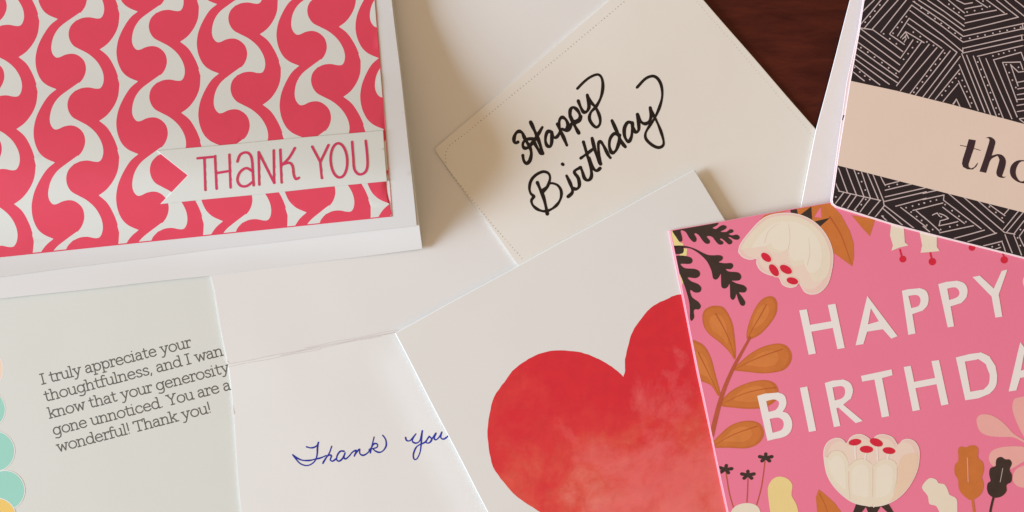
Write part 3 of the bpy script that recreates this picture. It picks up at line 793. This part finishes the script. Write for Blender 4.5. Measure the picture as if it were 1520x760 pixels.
caps = [([HA([(83, 358), (140, 350), (208, 682), (154, 692)]), HA([(298, 318), (355, 308), (425, 640), (370, 650)]), HA([(150, 470), (340, 437), (345, 488), (165, 520)])], []),
 ([Ao], [Ah]),
 ([PY([(-6, 262), (40, 250), (130, 242), (175, 262), (194, 310), (186, 370), (150, 410), (72, 437), (96, 582), (42, 593)])], [PY([(42, 300), (100, 293), (128, 310), (133, 345), (115, 378), (65, 391)])]),
 ([PY([(267, 212), (330, 194), (410, 186), (462, 205), (487, 250), (479, 310), (440, 353), (360, 379), (386, 529), (338, 537)])], [PY([(335, 245), (390, 235), (420, 255), (425, 290), (400, 315), (350, 331)])]),
 ([Yo], []),
 ([BI([(71, 292), (130, 275), (230, 267), (275, 288), (291, 340), (282, 380), (262, 410), (300, 425), (328, 470), (334, 520), (315, 570), (270, 601), (205, 616), (148, 630)])],
  [BI([(138, 332), (195, 318), (232, 335), (230, 370), (205, 400), (157, 412)]), BI([(165, 465), (225, 455), (262, 475), (270, 515), (250, 550), (187, 570)])]),
 ([BI([(392, 232), (447, 221), (514, 553), (460, 564)])], []),
 ([BI([(579, 195), (640, 177), (720, 169), (770, 195), (791, 250), (776, 310), (718, 358), (864, 480), (812, 497), (682, 380), (666, 384), (696, 518), (648, 527)])], [BI([(637, 228), (700, 218), (728, 235), (730, 280), (705, 312), (655, 326)])]),
 ([TH([(91, 243), (322, 194), (329, 237), (250, 259), (304, 545), (248, 556), (192, 270), (101, 286)])], []),
 ([TH([(413, 176), (466, 167), (535, 498), (480, 509)]), TH([(621, 132), (678, 124), (750, 456), (695, 466)]), TH([(470, 292), (650, 258), (660, 305), (490, 337)])], []),
 ([DA([(143, 385), (300, 345), (430, 329), (520, 372), (590, 480), (609, 590), (602, 684), (572, 744), (522, 794), (402, 844), (250, 868)])], [DA([(245, 430), (400, 405), (480, 460), (525, 580), (515, 680), (455, 745), (307, 772)])]),
 ([sh(Ao, 227.1, 68.6)], [sh(Ah, 227.1, 68.6)]),
 ([sh(Yo, 118, 68)], [])]
for a_, s_ in caps:
    pr('letter', [([soften(q) for q in a_], [soften(q, 75) for q in s_], M['letter'])], lift=.065)
# bottom flower
FB = lambda p: Z(1200, 640, 6.333, p); fb = (1200, 640, 6.333)
so = spline(FB([(140, 230), (150, 150), (190, 92), (260, 62), (320, 75), (358, 112), (385, 68), (430, 35), (500, 28), (560, 58), (592, 84), (640, 40), (710, 28), (790, 55), (828, 108), (848, 132), (880, 86), (940, 72), (1000, 95), (1040, 160), (1046, 250), (1022, 380), (950, 520), (860, 620), (760, 680), (640, 710), (500, 697), (400, 665), (300, 590), (220, 500), (165, 390)]), 3, True)
fr_ = [spline(FB(p), 3, True) for p in (
    [(152, 240), (185, 250), (205, 210), (262, 185), (322, 202), (362, 262), (380, 330), (385, 500), (390, 640), (310, 585), (225, 490), (168, 380)],
    [(375, 370), (400, 308), (450, 272), (530, 265), (580, 298), (604, 345), (604, 520), (600, 700), (500, 690), (390, 655), (372, 520)],
    [(606, 345), (650, 290), (710, 262), (780, 270), (826, 312), (836, 400), (815, 560), (760, 670), (640, 702), (604, 690)])]
pr('sepal', [([FB([(450, 680), (560, 690), (680, 690), (745, 670), (800, 760), (850, 860), (400, 860), (420, 760)])], [FB([(480, 860), (495, 770), (540, 712), (562, 770), (570, 860)]), FB([(630, 860), (640, 770), (680, 706), (740, 760), (790, 860)])], M['darkleaf'])], lift=.05)
pr('flower', [([so], [], M['petalrim']), ([inset(so, 1.2)], [], M['petalpink']), ([shrink(so, .9, 0, 2)], [], M['petalmid']), ([spline(FB([(838, 335), (872, 252), (922, 215), (990, 205), (1030, 240), (1010, 380), (940, 520), (850, 615), (775, 660), (800, 560)]), 3, True)], [], M['petalshade']), (fr_, [], M['petal']), ([shrink(q, .7, -.5, -1) for q in fr_], [], M['petallight']),
   (stroke(FB([(380, 380), (378, 500), (392, 640)]), .9, 2, .5) + stroke(FB([(605, 350), (604, 520), (602, 620)]), .9, 2, .5) + stroke(FB([(832, 340), (830, 450), (795, 590)]), .9, 2, .5)
    + stroke(FB([(175, 240), (210, 195), (262, 182), (322, 198), (362, 258)]), .9, 2, .5) + stroke(FB([(385, 320), (450, 268), (530, 262), (590, 305)]), .9, 2, .5) + stroke(FB([(615, 325), (655, 284), (715, 258), (785, 268), (828, 308)]), .9, 2, .5), [], M['petalline']),
   (stroke(FB([(437, 120), (442, 262)]), 2.2, 1) + stroke(FB([(545, 190), (530, 262)]), 2.2, 1) + stroke(FB([(642, 130), (652, 285)]), 2.2, 1) + stroke(FB([(757, 200), (742, 262)]), 2.2, 1), [], M['letter']),
   ([el(fb, 437, 104, 60, 31, -8), el(fb, 545, 171, 63, 34, 3), el(fb, 638, 106, 64, 36, 20), el(fb, 757, 183, 60, 32, 8)], [], M['stamen'])], lift=.08)
pr('ochre_leaf', [([FB([(70, 620), (95, 548), (150, 590), (240, 670), (300, 750), (340, 860), (90, 860)])], [], M['orange']), (stroke(FB([(105, 590), (160, 700), (190, 800)]), 1.6, 2, .8), [], M['orangevein'])], lift=.04)
pr('seed_pod', [([spline(E3([(935, 600), (940, 530), (980, 472), (1040, 452), (1110, 475), (1147, 530), (1140, 615), (1180, 690), (1200, 780), (1190, 900), (980, 900), (955, 760)]), 3, True)], [], M['butter'])], lift=.04)
pr('blossom', [([spline(E3([(612, 765), (660, 705), (750, 682), (830, 700), (868, 755), (870, 860), (740, 900), (610, 860)]), 3, True)], [], M['petal'])], lift=.05)
for cx, cy, stm in ((565, 390, [(570, 420), (600, 600), (635, 722)]), (760, 440, [(760, 470), (757, 580), (750, 690)]), (915, 290, [(908, 320), (880, 530), (835, 702)])):
    pts = []
    for q in range(5):
        a = math.radians(-90 + 72*q + (8 if cx == 565 else 0))
        pts += stroke([(980+cx/5.846, 630+cy/5.846), (980+(cx+56*math.cos(a))/5.846, 630+(cy+33*math.sin(a))/5.846)], 4.2, 1, 5.2)
    pr('aster', [(stroke(E3(stm), 1.5, 3), [], M['rust']), (pts, [], M['darkleaf'])], lift=.04)
WV = lambda p: Z(1200, 630, 5.846, p)
pr('wavy_leaf', [([spline(WV([(985, 550), (1020, 490), (1060, 465), (1110, 480), (1130, 510), (1180, 520), (1210, 570), (1225, 610), (1280, 640), (1292, 700), (1280, 860), (1200, 860), (1150, 790), (1110, 710), (1050, 690), (1035, 620)]), 3, True)], [], M['petal'])], lift=.04)
RL = lambda p: Z(1380, 590, 4.471, p); PT = lambda p: Z(1420, 570, 7.6, p)
pr('petal', [([spline(PT([(225, 430), (237, 370), (290, 342), (380, 350), (480, 400), (570, 480), (640, 558), (760, 635), (850, 690), (850, 715), (760, 662), (640, 602), (500, 598), (350, 582), (260, 530)]), 3, True)], [], M['palepink'])], lift=.04)
pr('petal', [([spline(PT([(628, 250), (650, 172), (720, 148), (820, 150), (880, 300), (860, 560), (800, 640), (740, 560), (680, 440), (640, 330)]), 3, True)], [], M['palepink'])], lift=.04)
pr('petal', [([spline(RL([(395, 420), (400, 370), (440, 340), (520, 325), (640, 330), (690, 380), (600, 440), (520, 480), (430, 460)]), 3, True)], [], M['palepink'])], lift=.04)
pr('petal', [([spline(RL([(550, 545), (570, 480), (640, 448), (700, 470), (700, 600), (640, 600), (585, 590)]), 3, True)], [], M['palepink'])], lift=.05)
pr('oak_leaf', [([spline(RL([(188, 350), (203, 326), (240, 332), (262, 320), (300, 320), (322, 345), (320, 400), (350, 430), (359, 480), (346, 530), (357, 580), (340, 640), (280, 682), (230, 655), (195, 610), (188, 545), (167, 510), (166, 450), (190, 418)]), 3, True)] + stroke(RL([(283, 670), (292, 740), (302, 860)]), 3.6, 2), [], M['orange']),
   (stroke(RL([(250, 400), (255, 560)]), 1.0, 1), [], M['palepink'])], lift=.06)
pr('oak_leaf', [([spline(RL([(438, 435), (446, 405), (475, 394), (502, 410), (532, 412), (546, 440), (530, 480), (546, 515), (541, 560), (510, 580), (510, 620), (480, 655), (430, 666), (392, 642), (380, 602), (386, 568), (404, 553), (395, 510), (402, 470), (436, 455)]), 3, True)] + stroke(RL([(426, 655), (405, 740), (392, 860)]), 3.4, 2), [], M['darkleaf']),
   (stroke(RL([(485, 470), (468, 560)]), .9, 1), [], M['lines'])], lift=.06)

# ------------------------------------------------------------ black geometric card (top right)
bk = thing('geometric_card', 'black and white line patterned card with a tan band lettered in dark script', 'greeting card', 1400, 180)
def z_bk(x, y): return 4.55 - .0*y
def z_bkb(x, y): return z_bk(x, y) - .38
bq = [(1283, 0), (1276, 45), (1262, 120), (1243, 245), (1235.2, 297), (1236, 302), (1241, 306.5), (1326, 332.5), (1389, 349), (1520, 382.5), (1620, 408), (1620, -60), (1291, -60)]
bqc = [(1281, 0), (1274, 45), (1257, 120), (1240, 245), (1232.6, 298), (1234, 304), (1240, 308.5), (1326, 334.5), (1389, 351), (1520, 384.5), (1620, 410), (1620, -60), (1288, -60)]
M['blackedge'] = mat('pale_pink_cut_edge', (226, 204, 202), mottle=.03)
plate('back_panel', bqc, z_bkb, .3, M['blackedge'], bk, grid=16, edge=.5, drop=.04)
bc = plate('cover', bq, z_bk, .34, M['black'], bk, grid=16, edge=.6, drop=.04, edge_mat=M['blackedge'])
topclip = [(1283.5, 0), (1264.5, 119), (1330.5, 134.7), (1410.5, 154.7), (1520, 184), (1620, 210), (1620, -59), (1293, -59)]
botclip = [(1244, 246), (1404, 286.5), (1520, 315.5), (1620, 341), (1620, 406), (1520, 380.5), (1389, 347), (1326, 330.5), (1242, 304.5), (1237, 299)]
bandp = [(1262.5, 120), (1330.5, 134.7), (1410.5, 154.7), (1520, 184), (1620, 210), (1620, 341), (1520, 315.5), (1404, 286.5), (1243.5, 245.5)]
band = decal('tan_band', [bandp], z_bk, M['band'], bc, clip=inset(bq, .5), lift=.05, grid=20)
frames = {'K1': (1250, 0, 6.08), 'K2': (1320, 60, 6.08), 'K3': (1400, 0, 7.6), 'K4': (1400, 90, 7.6), 'K5': (1225, 240, 6.08), 'K6': (1370, 270, 6.08)}
SEG = {
'K1': [(180,30,205,0),(180,110,290,0),(160,228,350,0),(200,255,415,0),(270,265,505,0),(350,290,580,0),(430,305,630,45),(500,325,605,165),(527,340,572,288),(545,352,578,318),(572,290,600,345),(560,380,578,350),
 (640,12,912,196),(630,48,912,244),(612,95,912,320),(605,165,912,376),(592,215,900,435),(572,285,740,385),(690,0,912,144),(770,0,912,96),(860,0,912,40),
 (430,310,562,402),(280,270,547,465),(155,250,527,525),(150,310,520,585),(135,375,515,650),(130,430,505,700),(125,490,500,748),(112,530,425,760),(105,582,340,765),(95,645,200,730),(160,252,275,268),
 (532,518,640,360),(515,650,715,380)],
'K2': [(65,410,360,35),(100,455,430,65),(180,490,490,85),(235,495,550,95),(300,515,610,110),(355,522,640,145),(415,532,632,265),(485,552,620,390),(580,575,605,530)],
'K3': [(245,45,330,30),(245,100,435,65),(245,180,600,115),(245,260,720,155),(230,345,840,195),(225,412,905,265),(225,475,895,325),(225,545,895,395),(225,597,895,450),(385,635,895,515),(570,675,880,590),(880,590,912,680),
 (60,0,240,145),(0,50,240,220),(0,120,238,295),(0,180,230,345),(0,245,225,410),(0,305,225,475),(0,400,215,580),(0,470,155,590),(150,0,242,45),(222,540,222,597),
 (370,0,500,85),(490,0,690,145),(600,0,850,195),(695,0,912,180),(810,0,912,80),
 (210,605,470,1264),(265,622,535,1294),(340,632,605,1324),(405,650,680,1339),(482,660,775,1339),(568,672,835,1319),(895,265,905,330),(885,395,890,450),
 (912,265,1100,220),(912,325,1100,282),(912,395,1100,350),(912,450,1100,410),(912,515,1100,470)],
'K4': [(180,45,395,560),(172,228,310,525),(670,20,835,465),(760,42,845,285),(840,245,1000,215),(840,320,1000,295),(835,385,1000,358),(832,440,1000,420),(832,505,1000,480),(835,575,1000,548),
 (670,20,870,15),(870,15,900,100),(760,45,850,130),(850,130,1000,108),(150,435,190,520),(150,435,110,490),(860,660,912,700),(860,655,912,650)],
'K5': [(90,185,128,268),(120,58,200,278),(190,60,280,295),(260,75,350,317),(325,85,408,327),(380,105,482,347),(430,115,525,352),(500,135,542,215),
 (90,380,165,280),(135,420,230,290),(190,437,285,300),(250,452,350,320),(305,467,408,330),(380,490,495,350),(445,505,530,400),(120,264,500,350),
 (545,208,665,178),(540,258,790,200),(540,318,900,237),(530,360,912,272),(635,402,912,330),(790,440,912,410),
 (530,390,800,600),(520,422,700,575),(680,412,912,590),(820,442,912,520),(508,488,560,538),(525,350,530,392)],
'K6': [(0,105,130,75),(0,160,190,118),(0,235,180,190),(85,300,130,280),(150,395,315,358),(150,460,455,395),(280,510,555,435),(405,540,665,462),(545,577,715,535),(178,228,375,375),(185,165,525,422),(225,100,650,460),(370,140,735,455),(490,165,730,367),(600,205,740,305),
 (130,285,150,310),(150,285,190,300),(190,300,225,325),(0,310,150,445),(0,400,60,450),(155,350,145,395),(160,350,230,330),(190,120,186,165),
 (735,290,775,245),(725,430,860,265),(755,455,905,275),(820,470,912,350),(870,490,912,430),(740,475,805,640),(820,480,890,660),(870,495,912,580),(715,545,745,632),(740,457,830,472),(650,607,700,590)]}
DOT = {
'K1': [(340,45),(295,100),(253,150),(208,200),(580,150),(540,200),(500,248),(460,300),(652,15),(715,72),(775,120),(838,168),(895,212),(643,290),(705,330),(765,378),(825,410),(375,305),(430,350),(490,395),(170,430),(232,470),(293,515),(360,565),(420,612),(487,662),(112,608),(160,650),(205,685),(250,718),(680,378),(635,430),(595,485),(555,535),(570,335)],
'K2': [(500,115),(458,168),(417,215),(375,270),(338,322),(300,375),(252,430),(222,468),(630,300),(600,340),(570,378),(540,415),(508,455),(475,495)],
'K3': [(270,135),(355,120),(440,103),(300,433),(390,412),(473,395),(562,375),(640,355),(722,342),(805,320),(875,308),(562,630),(627,612),(683,598),(745,577),(810,567),(65,48),(120,97),(178,140),(62,315),(135,375),(200,430),(450,12),(525,72)],
'K4': [(390,15),(428,100),(465,185),(503,278),(533,362),(562,440),(597,535),(630,605),(745,135),(782,220),(820,303),(712,45),(182,152),(215,223),(243,290),(268,350),(302,412),(320,478),(850,75)],
'K5': [(300,105),(328,180),(362,255),(95,318),(365,340),(325,388),(275,440),(575,225),(650,205),(730,415),(788,400),(845,385),(895,373),(775,455),(825,495),(870,530),(520,492)],
'K6': [(10,190),(68,175),(122,163),(200,205),(263,260),(325,310),(387,360),(160,430),(243,405),(310,390),(600,225),(658,275),(715,325),(35,390),(88,430),(880,430),(855,505),(878,575),(165,315),(625,585),(685,568)]}
for nm, cl, keys in (('line_print', topclip, ('K1', 'K2', 'K3', 'K4')), ('line_print', botclip, ('K5', 'K6'))):
    ps = []
    for k in keys:
        ox, oy, s = frames[k]
        for a, b_, c_, d_ in SEG[k]:
            ps += stroke(Z(ox, oy, s, [(a, b_), ((a+c_)/2+random.uniform(-1.5, 1.5), (b_+d_)/2+random.uniform(-1.5, 1.5)), (c_, d_)]), 1.4, 1, 1.6)
        for a, b_ in DOT[k]:
            ps.append(ellipse(ox+a/s, oy+b_/s, 1.3, 1.2, 20, 8))
    decal(nm, ps, z_bk, M['lines'], bc, clip=cl, grid=0, lift=.03)
# script lettering on the band
TT = lambda p: Z(1400, 180, 6.908, p)
pt = [TT([(262, 183), (335, 195), (318, 270), (290, 350), (260, 440), (262, 468), (284, 484), (318, 470), (352, 425), (356, 432), (340, 465), (302, 495), (250, 493), (205, 470), (192, 435), (200, 390), (235, 280)])] + stroke(TT([(175, 247), (275, 268), (380, 298)]), 1.0, 2)
decal('letter', pt, z_bk, M['thaink'], bc, lift=.08, grid=0)
ph = [TT([(435, 172), (470, 160), (508, 173), (535, 208), (525, 262), (498, 352), (560, 336), (612, 352), (642, 400), (635, 470), (604, 560), (618, 571), (642, 565), (625, 580), (590, 579), (555, 560), (545, 520), (563, 450), (576, 392), (556, 354), (500, 382), (475, 420), (440, 530), (372, 515), (420, 380), (468, 225), (476, 190), (462, 172)])]
decal('letter', [soften(q) for q in ph], z_bk, M['thaink'], bc, lift=.08, grid=0)
decal('letter', [spline(TT([(684, 500), (700, 450), (740, 412), (790, 398), (860, 404), (920, 420), (960, 470), (930, 570), (850, 632), (780, 628), (720, 592), (690, 550)]), 3, True), TT([(905, 410), (970, 420), (940, 560), (950, 600), (900, 620), (880, 580)])], z_bk, M['thaink'], bc,
      subs=[spline(TT([(750, 560), (746, 500), (770, 440), (805, 412), (860, 420), (890, 470), (870, 560), (830, 610), (785, 612)]), 3, True)], lift=.08, grid=0)
decal('ink_speck', stroke([(1252.4, 171.5), (1250.4, 178)], 1.9, 1, 1.2), lambda x, y: z_bkb(x, y), M['thaink'], [o for o in bk.children if o.name.startswith('back_panel')][0], lift=.03, grid=0)
